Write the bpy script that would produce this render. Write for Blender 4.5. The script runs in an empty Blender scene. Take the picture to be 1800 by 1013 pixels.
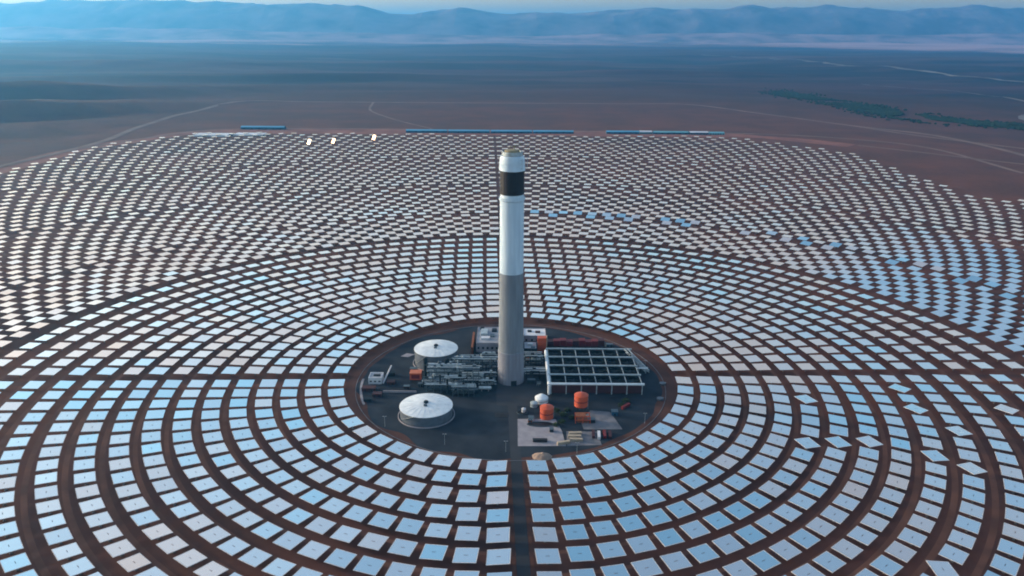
import bpy, math, random
import numpy as np
from mathutils import Vector, Matrix, noise
rad = math.radians
S = bpy.context.scene
C = S.collection
random.seed(7); RS = np.random.RandomState(7)

# ------------------------------------------------------------------ camera
CAMX, CAMY, CAMH, PITCH, ROLL, FPX = 0.6, -768.0, 364.0, rad(18.6), rad(0.4), 1368.0
cam_d = bpy.data.cameras.new('camera'); cam = bpy.data.objects.new('camera', cam_d); C.objects.link(cam)
cam_d.sensor_width = 36.0; cam_d.lens = 36.0 * FPX / 1800.0; cam_d.clip_start = 1.0; cam_d.clip_end = 200000.0
cam.matrix_world = Matrix.Translation((CAMX, CAMY, CAMH)) @ Matrix.Rotation(math.pi/2 - PITCH, 4, 'X') @ Matrix.Rotation(ROLL, 4, 'Z')
S.camera = cam

# ------------------------------------------------------------------ sky, sun, exposure
SUN_AZ, SUN_EL = -73.0, 12.0            # degrees, azimuth clockwise from +Y
w = bpy.data.worlds.new('World'); S.world = w; w.use_nodes = True
nt = w.node_tree; nt.nodes.clear()
sky = nt.nodes.new('ShaderNodeTexSky'); sky.sky_type = 'NISHITA'; sky.sun_disc = False
sky.sun_elevation = rad(SUN_EL); sky.sun_rotation = rad(SUN_AZ)
sky.altitude = 0; sky.air_density = 1.0; sky.dust_density = 2.2; sky.ozone_density = 0.5
bg = nt.nodes.new('ShaderNodeBackground'); bg.inputs[1].default_value = 0.15
wo = nt.nodes.new('ShaderNodeOutputWorld')
nt.links.new(sky.outputs[0], bg.inputs[0]); nt.links.new(bg.outputs[0], wo.inputs[0])
sd = bpy.data.lights.new('sun', 'SUN'); so = bpy.data.objects.new('sun', sd); C.objects.link(so)
sd.energy = 2.0; sd.angle = rad(4.0); sd.color = (1.0, 0.80, 0.62)
sdir = Vector((math.sin(rad(SUN_AZ))*math.cos(rad(SUN_EL)), math.cos(rad(SUN_AZ))*math.cos(rad(SUN_EL)), math.sin(rad(SUN_EL))))
so.rotation_euler = sdir.to_track_quat('Z', 'Y').to_euler(); so.location = (-300, 200, 400)
vs = S.view_settings
S.display_settings.display_device = 'sRGB'
vs.view_transform = 'Standard'; vs.look = 'None'; vs.exposure = 1.15; vs.gamma = 1.0; vs.use_curve_mapping = False
S.cycles.volume_bounces = 3; S.cycles.max_bounces = 6; S.cycles.use_denoising = True; S.cycles.filter_width = 1.9
S.cycles.volume_max_steps = 64

# ------------------------------------------------------------------ materials
def mat(name, col, rough=0.8, metal=0.0, col2=None, scale=0.2, bump=0.0, objrand=0.0, detail=4.0, spec=0.3, stretch=None):
    m = bpy.data.materials.new(name); m.use_nodes = True
    t = m.node_tree; p = t.nodes['Principled BSDF']
    p.inputs['Roughness'].default_value = rough; p.inputs['Metallic'].default_value = metal
    p.inputs['Specular IOR Level'].default_value = spec
    c1 = (*col, 1); c2 = (*(col2 or tuple(v*0.7 for v in col)), 1)
    tc = t.nodes.new('ShaderNodeTexCoord'); n = t.nodes.new('ShaderNodeTexNoise')
    n.inputs['Scale'].default_value = scale; n.inputs['Detail'].default_value = detail
    if stretch:
        mp = t.nodes.new('ShaderNodeMapping'); mp.inputs['Scale'].default_value = stretch
        t.links.new(tc.outputs['Object'], mp.inputs[0]); t.links.new(mp.outputs[0], n.inputs['Vector'])
    else: t.links.new(tc.outputs['Object'], n.inputs['Vector'])
    r = t.nodes.new('ShaderNodeMapRange'); r.inputs[1].default_value = 0.35; r.inputs[2].default_value = 0.65
    t.links.new(n.outputs[0], r.inputs[0])
    mx = t.nodes.new('ShaderNodeMix'); mx.data_type = 'RGBA'; mx.inputs[6].default_value = c1; mx.inputs[7].default_value = c2
    t.links.new(r.outputs[0], mx.inputs[0])
    t.links.new(mx.outputs[2], p.inputs['Base Color'])
    if bump:
        b = t.nodes.new('ShaderNodeBump'); b.inputs['Strength'].default_value = bump; b.inputs['Distance'].default_value = 0.3
        t.links.new(n.outputs[0], b.inputs['Height']); t.links.new(b.outputs[0], p.inputs['Normal'])
    return m

M = {}
M['concrete'] = mat('concrete', (.19, .22, .255), .85, col2=(.145, .17, .20), scale=.12, stretch=(2.5, 2.5, .25), detail=8)
M['concrete_low'] = mat('concrete_low', (.21, .225, .27), .85, col2=(.16, .17, .205), scale=.12, stretch=(2.5, 2.5, .25), detail=8)
M['white_paint'] = mat('white_paint', (.52, .65, .75), .5, col2=(.42, .54, .64), scale=.12, stretch=(2.5, 2.5, .22), detail=8)
M['tank_white'] = mat('tank_white', (.70, .76, .79), .5, metal=.0, col2=(.56, .62, .66), scale=.15)
M['tank_wall'] = mat('tank_wall', (.10, .125, .16), .6, metal=.1, col2=(.075, .095, .12), scale=.2)
M['black'] = mat('receiver_black', (.006, .007, .01), .5, col2=(.01, .011, .015), scale=.6)
M['steel'] = mat('steel_pale', (.42, .50, .54), .45, metal=.3, scale=.3)
M['steel_dark'] = mat('steel_dark', (.018, .032, .044), .8, scale=.3, spec=.08)
M['steel_mid'] = mat('steel_mid', (.08, .12, .15), .5, metal=.3, scale=.3)
M['fan_dark'] = mat('fan_dark', (.004, .010, .014), .9, scale=.3, spec=.03)
M['orange'] = mat('orange_paint', (.50, .085, .035), .55, col2=(.42, .08, .04), scale=.3)
M['red'] = mat('red_paint', (.15, .014, .018), .6, col2=(.09, .012, .018), scale=.12)
M['maroon'] = mat('maroon_paint', (.05, .016, .022), .7, scale=.2)
M['rust'] = mat('rust_brown', (.22, .075, .035), .8, scale=.2)
M['pad'] = mat('pad_concrete', (.30, .29, .31), .9, col2=(.22, .21, .24), scale=.12)
M['pad_dark'] = mat('pad_grey', (.17, .17, .19), .9, col2=(.10, .11, .13), scale=.12)
M['asphalt'] = mat('asphalt', (.028, .034, .044), .85, col2=(.020, .026, .034), scale=.05)
M['gravel'] = mat('gravel', (.030, .040, .052), .9, col2=(.013, .020, .030), scale=.035, detail=8, spec=.1)  # darker tone paints yard shadows along with gravel patches
M['graded'] = mat('graded_soil', (.24, .105, .08), .95, col2=(.15, .068, .055), scale=.012, detail=8, spec=.1)
M['track'] = mat('worn_track', (.15, .075, .055), .95, col2=(.085, .045, .036), scale=.03, detail=8, spec=.1)
M['berm'] = mat('red_earth', (.10, .048, .036), .95, col2=(.065, .034, .03), scale=.04, detail=8, spec=.1)
M['dirt_pale'] = mat('pale_dirt', (.20, .14, .12), .95, col2=(.13, .09, .08), scale=.01, detail=8, spec=.1)
M['beige'] = mat('beige_paint', (.42, .35, .27), .8, scale=.3)
M['sand'] = mat('sand_pile', (.34, .25, .19), .95, col2=(.24, .18, .15), scale=.4, bump=.5)
M['blue_roof'] = mat('blue_sheet_roof', (.09, .33, .50), .45, col2=(.06, .26, .40), scale=.02)
M['blue_wall'] = mat('blue_sheet_wall', (.02, .09, .16), .6, scale=.02)
M['teal_roof'] = mat('teal_sheet_roof', (.16, .38, .42), .5, col2=(.10, .30, .36), scale=.02)
M['pale_roof'] = mat('pale_sheet_roof', (.66, .68, .72), .5, scale=.02)
M['grey_roof'] = mat('grey_roof', (.34, .36, .40), .7, col2=(.24, .26, .30), scale=.1)
M['lilac_wall'] = mat('pale_wall', (.36, .34, .38), .8, scale=.1)
M['glass'] = mat('dark_window', (.02, .03, .04), .15, scale=.3)
M['yellow'] = mat('yellow_paint', (.24, .21, .13), .6, scale=.3)
M['leaf'] = mat('foliage', (.035, .06, .03), .9, col2=(.02, .035, .02), scale=.4, spec=.1)
M['leaf_far'] = mat('foliage_far', (.012, .03, .022), .9, col2=(.02, .04, .025), scale=.01, spec=.1)
M['trunk'] = mat('trunk', (.06, .045, .035), .9, scale=1)
M['wadi'] = mat('pale_gravel_bed', (.20, .19, .18), .95, col2=(.05, .045, .05), scale=.004, detail=6, spec=.1)
M['earth_dark'] = mat('dark_soil', (.04, .035, .035), .95, scale=.01, spec=.1)
M['rim'] = mat('pale_edge_strip', (.55, .55, .57), .5, scale=.5)
M['pedestal'] = mat('galvanised_steel', (.14, .14, .15), .6, metal=.4, scale=.5)
M['white_box'] = mat('white_cabinet', (.6, .62, .66), .6, scale=.5)

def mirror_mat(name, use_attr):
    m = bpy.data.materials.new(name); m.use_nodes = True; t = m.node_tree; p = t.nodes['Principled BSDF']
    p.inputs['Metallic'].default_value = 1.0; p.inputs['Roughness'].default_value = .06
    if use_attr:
        a = t.nodes.new('ShaderNodeAttribute'); a.attribute_name = 'dust_sky_tint'; src = a.outputs['Fac']
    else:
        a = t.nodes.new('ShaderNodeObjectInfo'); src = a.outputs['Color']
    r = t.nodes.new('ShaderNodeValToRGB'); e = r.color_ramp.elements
    e[0].position = 0; e[0].color = (.52, .82, .90, 1); e[1].position = 1; e[1].color = (.98, .76, .62, 1)  # reflected sky colour put into the base, from cyan to warm
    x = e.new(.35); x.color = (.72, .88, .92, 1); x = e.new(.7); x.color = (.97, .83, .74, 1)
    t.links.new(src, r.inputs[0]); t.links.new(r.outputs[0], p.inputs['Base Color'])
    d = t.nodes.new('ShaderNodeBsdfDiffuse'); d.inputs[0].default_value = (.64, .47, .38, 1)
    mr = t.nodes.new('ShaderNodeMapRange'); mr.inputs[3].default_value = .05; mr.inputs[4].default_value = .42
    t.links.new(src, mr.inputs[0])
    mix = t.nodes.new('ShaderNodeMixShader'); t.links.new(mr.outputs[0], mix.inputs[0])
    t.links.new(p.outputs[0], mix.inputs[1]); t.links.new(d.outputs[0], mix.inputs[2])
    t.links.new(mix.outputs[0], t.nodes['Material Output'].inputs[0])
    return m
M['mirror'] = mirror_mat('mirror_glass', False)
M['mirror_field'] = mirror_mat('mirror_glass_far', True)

# ------------------------------------------------------------------ mesh helpers
def tag(o, label=None, cat=None, group=None, kind=None):
    if label: o['label'] = label
    if cat: o['category'] = cat
    if group: o['group'] = group
    if kind: o['kind'] = kind
    return o
def link(name, me, parent=None, loc=None, rz=0):
    o = bpy.data.objects.new(name, me); C.objects.link(o)
    if parent: o.parent = parent
    if loc is not None: o.location = loc
    if rz: o.rotation_euler.z = rz
    return o
def thing(name, loc, label, cat, group=None, rz=0):
    return tag(link(name, None, None, loc, rz), label, cat, group)

class MB:
    def __init__(s): s.v = []; s.f = []
    def add(s, v, f):
        b = len(s.v); s.v += [tuple(p) for p in v]; s.f += [tuple(i+b for i in q) for q in f]; return s
    def box(s, x0, x1, y0, y1, z0, z1):
        return s.add([(x0,y0,z0),(x1,y0,z0),(x1,y1,z0),(x0,y1,z0),(x0,y0,z1),(x1,y0,z1),(x1,y1,z1),(x0,y1,z1)],
              [(0,3,2,1),(4,5,6,7),(0,1,5,4),(1,2,6,5),(2,3,7,6),(3,0,4,7)])
    def lathe(s, prof, n=48, cx=0, cy=0, cap0=False, cap1=False):
        v = []; f = []
        for (r, z) in prof:
            for k in range(n):
                a = 2*math.pi*k/n; v.append((cx+r*math.cos(a), cy+r*math.sin(a), z))
        for i in range(len(prof)-1):
            for k in range(n):
                k2 = (k+1) % n; f.append((i*n+k, i*n+k2, (i+1)*n+k2, (i+1)*n+k))
        if cap0: f.append(tuple(range(n-1, -1, -1)))
        if cap1: f.append(tuple((len(prof)-1)*n+k for k in range(n)))
        return s.add(v, f)
    def tube(s, a, b, r, n=6, r2=None):
        a = Vector(a); b = Vector(b); d = (b-a)
        if d.length < 1e-6: return s
        q = d.to_track_quat('Z', 'Y'); v = []; r2 = r if r2 is None else r2
        for p, rr in ((a, r), (b, r2)):
            for k in range(n):
                t = 2*math.pi*(k+.5)/n; v.append(p + q @ Vector((rr*math.cos(t), rr*math.sin(t), 0)))
        f = [(k, (k+1) % n, n+(k+1) % n, n+k) for k in range(n)] + [tuple(range(n-1, -1, -1)), tuple(range(n, 2*n))]
        return s.add(v, f)
    def mesh(s, name, m, smooth=False):
        me = bpy.data.meshes.new(name); me.from_pydata(s.v, [], s.f); me.materials.append(m)
        if smooth: me.shade_smooth()
        me.update(); return me
    def build(s, name, m, parent=None, loc=None, rz=0, smooth=False):
        o = link(name, s.mesh(name, m, smooth), parent, loc, rz)
        if smooth:
            me = o.data
            me.attributes.new('sharp_edge', 'BOOLEAN', 'EDGE') if 'sharp_edge' not in me.attributes else None
            me.set_sharp_from_angle(angle=rad(35))
        return o

def ribbon(name, pts, widths, m, z, label=None, kind='structure', zf=None):
    v = []; f = []; n = len(pts)
    for i, p in enumerate(pts):
        a = Vector(pts[max(i-1, 0)]); b = Vector(pts[min(i+1, n-1)]); d = (b-a).normalized(); nn = Vector((-d.y, d.x))
        ww = widths[i] if isinstance(widths, (list, tuple)) else widths
        for sgn in (-1, 1):
            q = Vector(p) + nn*sgn*ww/2; v.append((q.x, q.y, z + (zf(q.x, q.y) if zf else 0)))
    for i in range(n-1): f.append((2*i, 2*i+2, 2*i+3, 2*i+1)[::-1])
    mb = MB().add(v, f); o = mb.build(name, m); o['kind'] = kind
    return o
def smoothline(pts, n=12, wob=0, seed=0):
    out = []; P = [pts[0]] + list(pts) + [pts[-1]]
    for i in range(1, len(P)-2):
        p0, p1, p2, p3 = [Vector(q) for q in P[i-1:i+3]]
        for k in range(n):
            t = k/n
            q = 0.5*((2*p1)+(-p0+p2)*t+(2*p0-5*p1+4*p2-p3)*t*t+(-p0+3*p1-3*p2+p3)*t**3)
            if wob: q += Vector((noise.noise(Vector((q.x*.002+seed, q.y*.002, seed))), noise.noise(Vector((q.x*.002, q.y*.002+7+seed, seed)))))*wob
            out.append((q.x, q.y))
    out.append(tuple(P[-1][:2])); return out

# ------------------------------------------------------------------ terrain
def sstep(a, b, x):
    t = min(max((x-a)/(b-a), 0), 1); return t*t*(3-2*t)
def ridge(x, y, cx, cy, ang, L, W, h):
    dx, dy = x-cx, y-cy; c, s = math.cos(ang), math.sin(ang)
    u = (dx*c+dy*s)/L; v = (-dx*s+dy*c)/W
    return h*math.exp(-u*u-v*v)
def terr(x, y):
    d = math.hypot(x, y-900)
    f = sstep(2600, 7000, d)
    z = 0.0
    if f > 0:
        n1 = noise.fractal(Vector((x*.00018, y*.00018, 1.3)), 1.0, 2.0, 4)
        z += f*(n1*80)
    if d > 2400:
        g_ = sstep(2400, 3400, d); z += g_*(noise.ridged_multi_fractal(Vector((x*.0011, y*.0016, 5.1)), .9, 2.1, 4, 1.0, 2.0)-1.0)*11
    for a in ((-2050, 2350, rad(48), 700, 130, 75), (-1760, 1980, rad(60), 420, 80, 36), (-2700, 2950, rad(40), 1000, 180, 100), (-4200, 3500, rad(50), 1500, 320, 80), (-2300, 1700, rad(60), 600, 140, 40),
              (-2700, 3600, rad(20), 1100, 260, 30), (-1500, 5200, rad(10), 1500, 260, 35), (1500, 6200, rad(-12), 1600, 240, 30),
              (-4500, 6500, rad(15), 2500, 500, 60)):
        z += ridge(x, y, *a) * sstep(1650, 2150, d) * (1+.4*noise.noise(Vector((x*.003, y*.003, 3))))
    return z
def grid_axis(lim, near, step, g=1.09):
    a = list(np.arange(0, near+1, step)); s = step
    while a[-1] < lim: s *= g; a.append(a[-1]+s)
    return a
ax = grid_axis(41000, 5600, 140, 1.07); xs = sorted(set([-v for v in ax] + ax))
ay = grid_axis(26000, 6600, 140, 1.045); ys = [-6000, -4000, -2500, -1600, -1000, -500] + ay
v = [(x, y, terr(x, y)) for y in ys for x in xs]; nx = len(xs)
f = [(j*nx+i, j*nx+i+1, (j+1)*nx+i+1, (j+1)*nx+i) for j in range(len(ys)-1) for i in range(nx-1)]

def ground_mat():
    m = bpy.data.materials.new('desert_ground'); m.use_nodes = True; t = m.node_tree; p = t.nodes['Principled BSDF']
    p.inputs['Roughness'].default_value = .95; p.inputs['Specular IOR Level'].default_value = .1
    g = t.nodes.new('ShaderNodeNewGeometry')
    def nz(scale, det, stretch=None, rough=.55):
        n = t.nodes.new('ShaderNodeTexNoise'); n.inputs['Scale'].default_value = scale; n.inputs['Detail'].default_value = det
        n.inputs['Roughness'].default_value = rough
        if stretch:
            mp = t.nodes.new('ShaderNodeMapping'); mp.inputs['Scale'].default_value = stretch
            t.links.new(g.outputs['Position'], mp.inputs[0]); t.links.new(mp.outputs[0], n.inputs['Vector'])
        else: t.links.new(g.outputs['Position'], n.inputs['Vector'])
        return n
    def mr(src, a, b, c=0, d=1):
        r = t.nodes.new('ShaderNodeMapRange'); r.inputs[1].default_value = a; r.inputs[2].default_value = b
        r.inputs[3].default_value = c; r.inputs[4].default_value = d; t.links.new(src, r.inputs[0]); return r.outputs[0]
    def mix(f_, a, b, blend='MIX'):
        x = t.nodes.new('ShaderNodeMix'); x.data_type = 'RGBA'; x.blend_type = blend
        for i, s_ in ((0, f_), (6, a), (7, b)):
            if hasattr(s_, 'links'): t.links.new(s_, x.inputs[i])
            else: x.inputs[i].default_value = s_ if i == 0 else (*s_, 1)
        return x.outputs[2]
    fine = nz(.09, 8, rough=.7).outputs[0]; mid = nz(.006, 6).outputs[0]; big = nz(.0007, 5, (1, 2.2, 1)).outputs[0]; huge = nz(.0003, 8, (.5, 2.0, 1), .65).outputs[0]
    c = mix(mr(mid, .38, .62), (.120, .046, .032), (.075, .034, .026))
    c = mix(mr(fine, .4, .7, 0, .55), c, (.125, .065, .050))
    c = mix(mr(big, .5, .66, 0, .7), c, (.045, .028, .030))
    # far country: paler gravel flats and darker scrub, by distance from the plant
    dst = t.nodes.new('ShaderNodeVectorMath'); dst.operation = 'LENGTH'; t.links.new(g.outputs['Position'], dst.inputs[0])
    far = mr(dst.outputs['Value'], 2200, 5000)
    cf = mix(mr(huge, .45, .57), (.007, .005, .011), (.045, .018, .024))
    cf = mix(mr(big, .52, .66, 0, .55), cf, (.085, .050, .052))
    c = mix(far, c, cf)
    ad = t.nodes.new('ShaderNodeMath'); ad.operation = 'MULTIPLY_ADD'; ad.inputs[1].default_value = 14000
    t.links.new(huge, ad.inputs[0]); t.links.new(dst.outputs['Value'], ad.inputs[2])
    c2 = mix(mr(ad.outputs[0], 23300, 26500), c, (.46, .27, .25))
    t.links.new(c2, p.inputs['Base Color'])
    b = t.nodes.new('ShaderNodeBump'); b.inputs['Strength'].default_value = .5; b.inputs['Distance'].default_value = .6
    t.links.new(fine, b.inputs['Height']); t.links.new(b.outputs[0], p.inputs['Normal'])
    return m
M['ground'] = ground_mat()
gr = MB().add(v, f).build('ground', M['ground'], smooth=True); gr['kind'] = 'structure'

# mountains: three ranges one behind the other, real relief
def mountain(name, y0, depth, prof, rough, seed, col, x0=-26000, x1=26000, nxm=260, nym=26):
    v = []; f = []
    for j in range(nym+1):
        vv = j/nym
        for i in range(nxm+1):
            x = x0 + (x1-x0)*i/nxm; y = y0 + depth*vv
            hh = np.interp(x, [q[0] for q in prof], [q[1] for q in prof])
            env = math.sin(min(vv*1.15, 1)*math.pi/2)**1.3 if vv < .87 else math.cos((vv-.87)/.13*math.pi/2)**.6
            n = noise.ridged_multi_fractal(Vector((x*rough, y*rough*.8, seed)), .9, 2.1, 6, 1.0, 2.0)
            n2 = noise.fractal(Vector((x*rough*3, y*rough*3, seed+4)), 1.0, 2.0, 4)
            z = hh*env*(.80 + .12*n + .06*n2) - 12
            v.append((x, y, z))
    for j in range(nym):
        for i in range(nxm):
            a = j*(nxm+1)+i; f.append((a, a+1, a+nxm+2, a+nxm+1))
    o = MB().add(v, f).build(name, mat(name+'_rock', col, .95, col2=tuple(q*.3 for q in col), scale=.0012, detail=8, spec=.05), smooth=False)  # sunlit and darker patches of the slopes are put into the rock colour
    o['kind'] = 'structure'; return o
mountain('hills', 19000, 2400, [(-26000, 330), (-9000, 280), (-5000, 200), (0, 130), (2500, 200), (6000, 260), (9000, 230), (14000, 300), (26000, 400)], .0005, 2.2, (.40, .25, .24))
mountain('mountains', 20800, 3200,
    [(-27000, 1020), (-9000, 1020), (-6500, 1000), (-5000, 960), (-4300, 900), (-3700, 740), (-3000, 720), (-2200, 840), (-1600, 960), (-900, 800), (-400, 730), (900, 770), (1800, 850), (2800, 950), (4500, 980), (6500, 1010), (27000, 1020)],
    .00035, 7.7, (.24, .18, .18), x0=-27000, x1=27000, nxm=330, nym=34)

# ------------------------------------------------------------------ haze
hz = MB().box(-60000, 60000, -7000, 65000, -70, 1060).mesh('haze', M['white_paint']); hz.materials.clear()
hm = bpy.data.materials.new('haze_air'); hm.use_nodes = True; t = hm.node_tree; t.nodes.clear()
pv = t.nodes.new('ShaderNodeVolumePrincipled'); mo = t.nodes.new('ShaderNodeOutputMaterial')
pv.inputs['Color'].default_value = (.12, .52, 1.0, 1); pv.inputs['Density'].default_value = 4.5e-5; pv.inputs['Anisotropy'].default_value = .62
t.links.new(pv.outputs[0], mo.inputs['Volume']); hz.materials.append(hm)
ho = link('haze', hz); ho['kind'] = 'stuff'

# ------------------------------------------------------------------ roads and clearing
TH = rad(1.87)                                   # the field's own north is turned a little
def W(u, v_): return (u*math.cos(TH)-v_*math.sin(TH), u*math.sin(TH)+v_*math.cos(TH))
def disc(name, r0, r1, z, m, n=160, jit=0):
    mb = MB(); v = []; f = []
    for k in range(n):
        a = 2*math.pi*k/n
        for r in (r0, r1):
            rr = r + (jit*noise.noise(Vector((math.cos(a)*4, math.sin(a)*4, r))) if r > 0 else 0); v.append((rr*math.cos(a), rr*math.sin(a), z))
    for k in range(n):
        k2 = (k+1) % n; f.append((2*k, 2*k+1, 2*k2+1, 2*k2))
    o = mb.add(v, f).build(name, m); o['kind'] = 'structure'; return o
disc('clearing_ground', 0.01, 176.5, .03, M['berm'], jit=1.5)
disc('gravel_yard', 0.01, 161, .06, M['gravel'], jit=9)
for ra_, rb_ in ((195, 199), (219, 222), (243, 246.5), (267, 271), (291, 295), (316, 320), (342, 346), (368, 372), (394, 399), (422, 427), (451, 456), (481, 487), (513, 519), (546, 552), (582, 588)):
    disc('service_track', ra_, rb_, .035, M['track'], n=200)
slabp = [(-97, -36), (-30, -42), (-14, -20), (-15, 40), (-60, 42), (-64, 26), (-98, 14)]
kerb = MB().lathe([(165.0, .04), (165.0, .35), (165.6, .35), (165.6, .04)], 160); o = kerb.build('kerb', M['pad_dark']); o['kind'] = 'structure'
ribbon('paved_road', [W(0, -60), W(0, -120), W(0, -240), W(0, -420), W(0, -640)], 9.5, M['asphalt'], .10)
for sx in (-1, 1):
    ribbon('road_shoulder', [W(sx*6.6, -166), W(sx*6.6, -400), W(sx*6.6, -640)], 2.6, M['berm'], .10)
ribbon('dirt_road', [W(-178, 0), W(-600, 0), W(-1300, 0)], 11, M['berm'], .05)
ribbon('dirt_road', [W(178, 0), W(600, 0), W(1300, 0)], 11, M['berm'], .05)
ribbon('dirt_road', [W(0, 178), W(0, 900), W(0, 2000)], 9, M['berm'], .05)
plaza = MB().add([(-14, -60, .08), (40, -60, .08), (44, -20, .08), (30, 4, .08), (-16, 0, .08)], [(0,1,2,3,4)]).build('paved_yard', M['asphalt']); plaza['kind'] = 'structure'
ribbon('graded_strip', smoothline([(-1330, 700), (-1328, 1200), (-1322, 1600), (-1215, 1850), (-1100, 2030), (-700, 2070), (0, 2065), (600, 2050), (860, 2010), (1110, 1800)], 10, 12, 11), [60+30*abs(math.sin(i*.31)) + (60 if 40 < i < 75 else 0) for i in range(91)], M['graded'], .03)
# perimeter tracks round the field
ribbon('perimeter_road', smoothline([(-1400, 600), (-1392, 1050), (-1372, 1308), (-1330, 1763), (-1387, 2182), (-1391, 2620), (-1300, 3140), (-900, 3190), (0, 3195), (560, 3200), (855, 3200), (1115, 2785), (1338, 2338), (1523, 2048), (1560, 1600), (1500, 1250)], 16, 14, 1), 26, M['dirt_pale'], 1.0, zf=terr)
ribbon('perimeter_road', smoothline([(-1330, 1600), (-1225, 1880), (-1080, 2090), (-700, 2150), (0, 2125), (830, 2085), (1180, 1956), (1346, 1740), (1367, 1304)], 10, 6, 2), 16, M['dirt_pale'], .3, zf=terr)
ribbon('dirt_road', smoothline([(-700, 3190), (-640, 2800), (-480, 2450), (-300, 2150)], 10, 12, 3), 12, M['dirt_pale'], .5, zf=terr)
ribbon('dirt_road', smoothline([(1338, 2338), (1480, 2020), (1700, 1680), (2000, 1300)], 10, 12, 4), 22, M['dirt_pale'], .6, zf=terr)
ribbon('dirt_road', smoothline([(1120, 1800), (1400, 1500), (1700, 1250)], 10, 20, 5), 14, M['dirt_pale'], .4, zf=terr)
ribbon('river_bed', smoothline([(2600, 10500), (3227, 9077), (3300, 7600), (3600, 6200), (3755, 5286), (4100, 4500)], 10, 160, 6), [40+50*abs(math.sin(i*.5)) for i in range(51)], M['wadi'], 6, zf=terr)
ribbon('river_bed', smoothline([(2500, 5000), (2900, 4200), (2700, 3300), (2150, 2500), (2400, 2000)], 10, 120, 8), [16+18*abs(math.sin(i*.7)) for i in range(41)], M['wadi'], 3, zf=terr)

# ------------------------------------------------------------------ heliostats
HZ, HW, HD = 6.4, 17.2, 15.9
def proj(x, y, z):
    a = x-CAMX; b = y-CAMY; c = z-CAMH
    dep = b*math.cos(PITCH)-c*math.sin(PITCH); up = b*math.sin(PITCH)+c*math.cos(PITCH)
    ux = a/dep*FPX; uy = -up/dep*FPX
    return 900+ux*math.cos(ROLL)-uy*math.sin(ROLL), 506.5+ux*math.sin(ROLL)+uy*math.cos(ROLL), FPX/dep
H = []   # dict per heliostat
R1 = [185,208,232,256,280,305,330,356,382,409,437,467,498,531,566]
for ri, r in enumerate(R1):
    t0 = 22.9 + max(0, r-330)*.006
    for qi, (sx, sy) in enumerate(((-1,-1),(1,-1),(-1,1),(1,1))):
        a0 = math.asin(17.5/r); a1 = math.pi/2 - math.asin(16.5/r)
        n = max(2, round((a1-a0)*r/t0)+1)
        for k in range(n):
            a = a0 + (a1-a0)*k/(n-1)
            u, v_ = sx*r*math.sin(a), sy*r*math.cos(a)
            H.append(dict(u=u, v=v_, r=r, ring=ri, q=qi, k=k, n=n, az=math.atan2(u, v_), zone=1))
zb = [604, 775, 1092, 1478, 2600]; r = 604.0; zi = 0; i = 0; dphi = 30.0/604
while r < 2400:
    if r >= zb[zi+1]-6:
        zi += 1; dphi = (29.0 if zi < 3 else 31)/r; i = 0; r += 5
    ph = (i % 2)*.5; k = 0
    for sx in (-1, 1):
        k = 0
        while True:
            a = (k+ph)*dphi + 12.5/r
            if a > math.pi*.985: break
            u, v_ = sx*r*math.sin(a), r*math.cos(a); k += 1
            if abs(v_) < 14: continue
            H.append(dict(u=u, v=v_, r=r, ring=99, q=9, k=k, n=0, az=math.atan2(u, v_), zone=2+zi))
    r += 20 + .0265*(r-620); i += 1
def inside(x, y):
    if y > 1972 - .01*x: return False
    if x < -1292 or x > (1040 if y > 950 else 1400): return False
    if y > 1640 and x < -1292 + (y-1640)*.60: return False
    if y > 1600 and x > 1040 - (y-1600)*.80: return False
    return True
HH = []
for h in H:
    x, y = W(h['u'], h['v']); h['x'] = x; h['y'] = y; h['haz'] = h['az'] - TH
    if h['zone'] > 1 and not inside(x, y): continue
    if y < -500: continue
    px, py, s = proj(x, y, HZ); h['px'], h['py'], h['s'] = px, py, s
    if px < -110 or px > 1910 or py > 1100: continue
    nn_ = noise.noise(Vector((x*.006, y*.006, 9)))
    h['tx'] = (-2.6 if y < 0 else -1.2 if h['zone'] == 1 else .6) + nn_*1.4 + random.gauss(0, .6); h['tx'] += 7.5*sstep(60, 260, -x)*(1-sstep(-60, 60, y)); h['ty'] = random.gauss(0, .7); h['rz'] = random.gauss(0, .6)
    h['dust_sky_tint'] = min(1, max(0, (.30 if y < -20 else .52 if h['zone'] == 1 else .86) + .35*nn_ + random.gauss(0, .13)))  # painted sky reflection, cyan near and warm far, plus random dust
    h['area'] = s*s*HW*HD*(s/FPX*CAMH) if (-8 < px < 1808 and py < 1020) else 0
    h['spec'] = ''
    if h['v'] < 0 and abs(h['x']) < 75: h['ty'] += (-6 if h['x'] > 0 else 6)*(1-abs(h['x'])/110)
    HH.append(h)
def nearest(px, py): return min(HH, key=lambda h: (h['px']-px)**2+(h['py']-py)**2)
for (a, b) in ((1410,713),(1415,775),(1462,777),(1512,775),(1618,798),(1565,688),(1625,707),(1780,705),(1705,745),(1740,820),(1650,985)):
    h = nearest(a, b); h['rz'] = 45 if random.random() < .7 else 33; h['spec'] = 'diamond'
for (a, b) in ():
    h = nearest(a, b); h['spec'] = 'upright'
for (a, b, tl) in ((539,250,0),(581,250,0),(661,246,0)):
    h = nearest(a, b); h['spec'] = 'glint'
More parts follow.
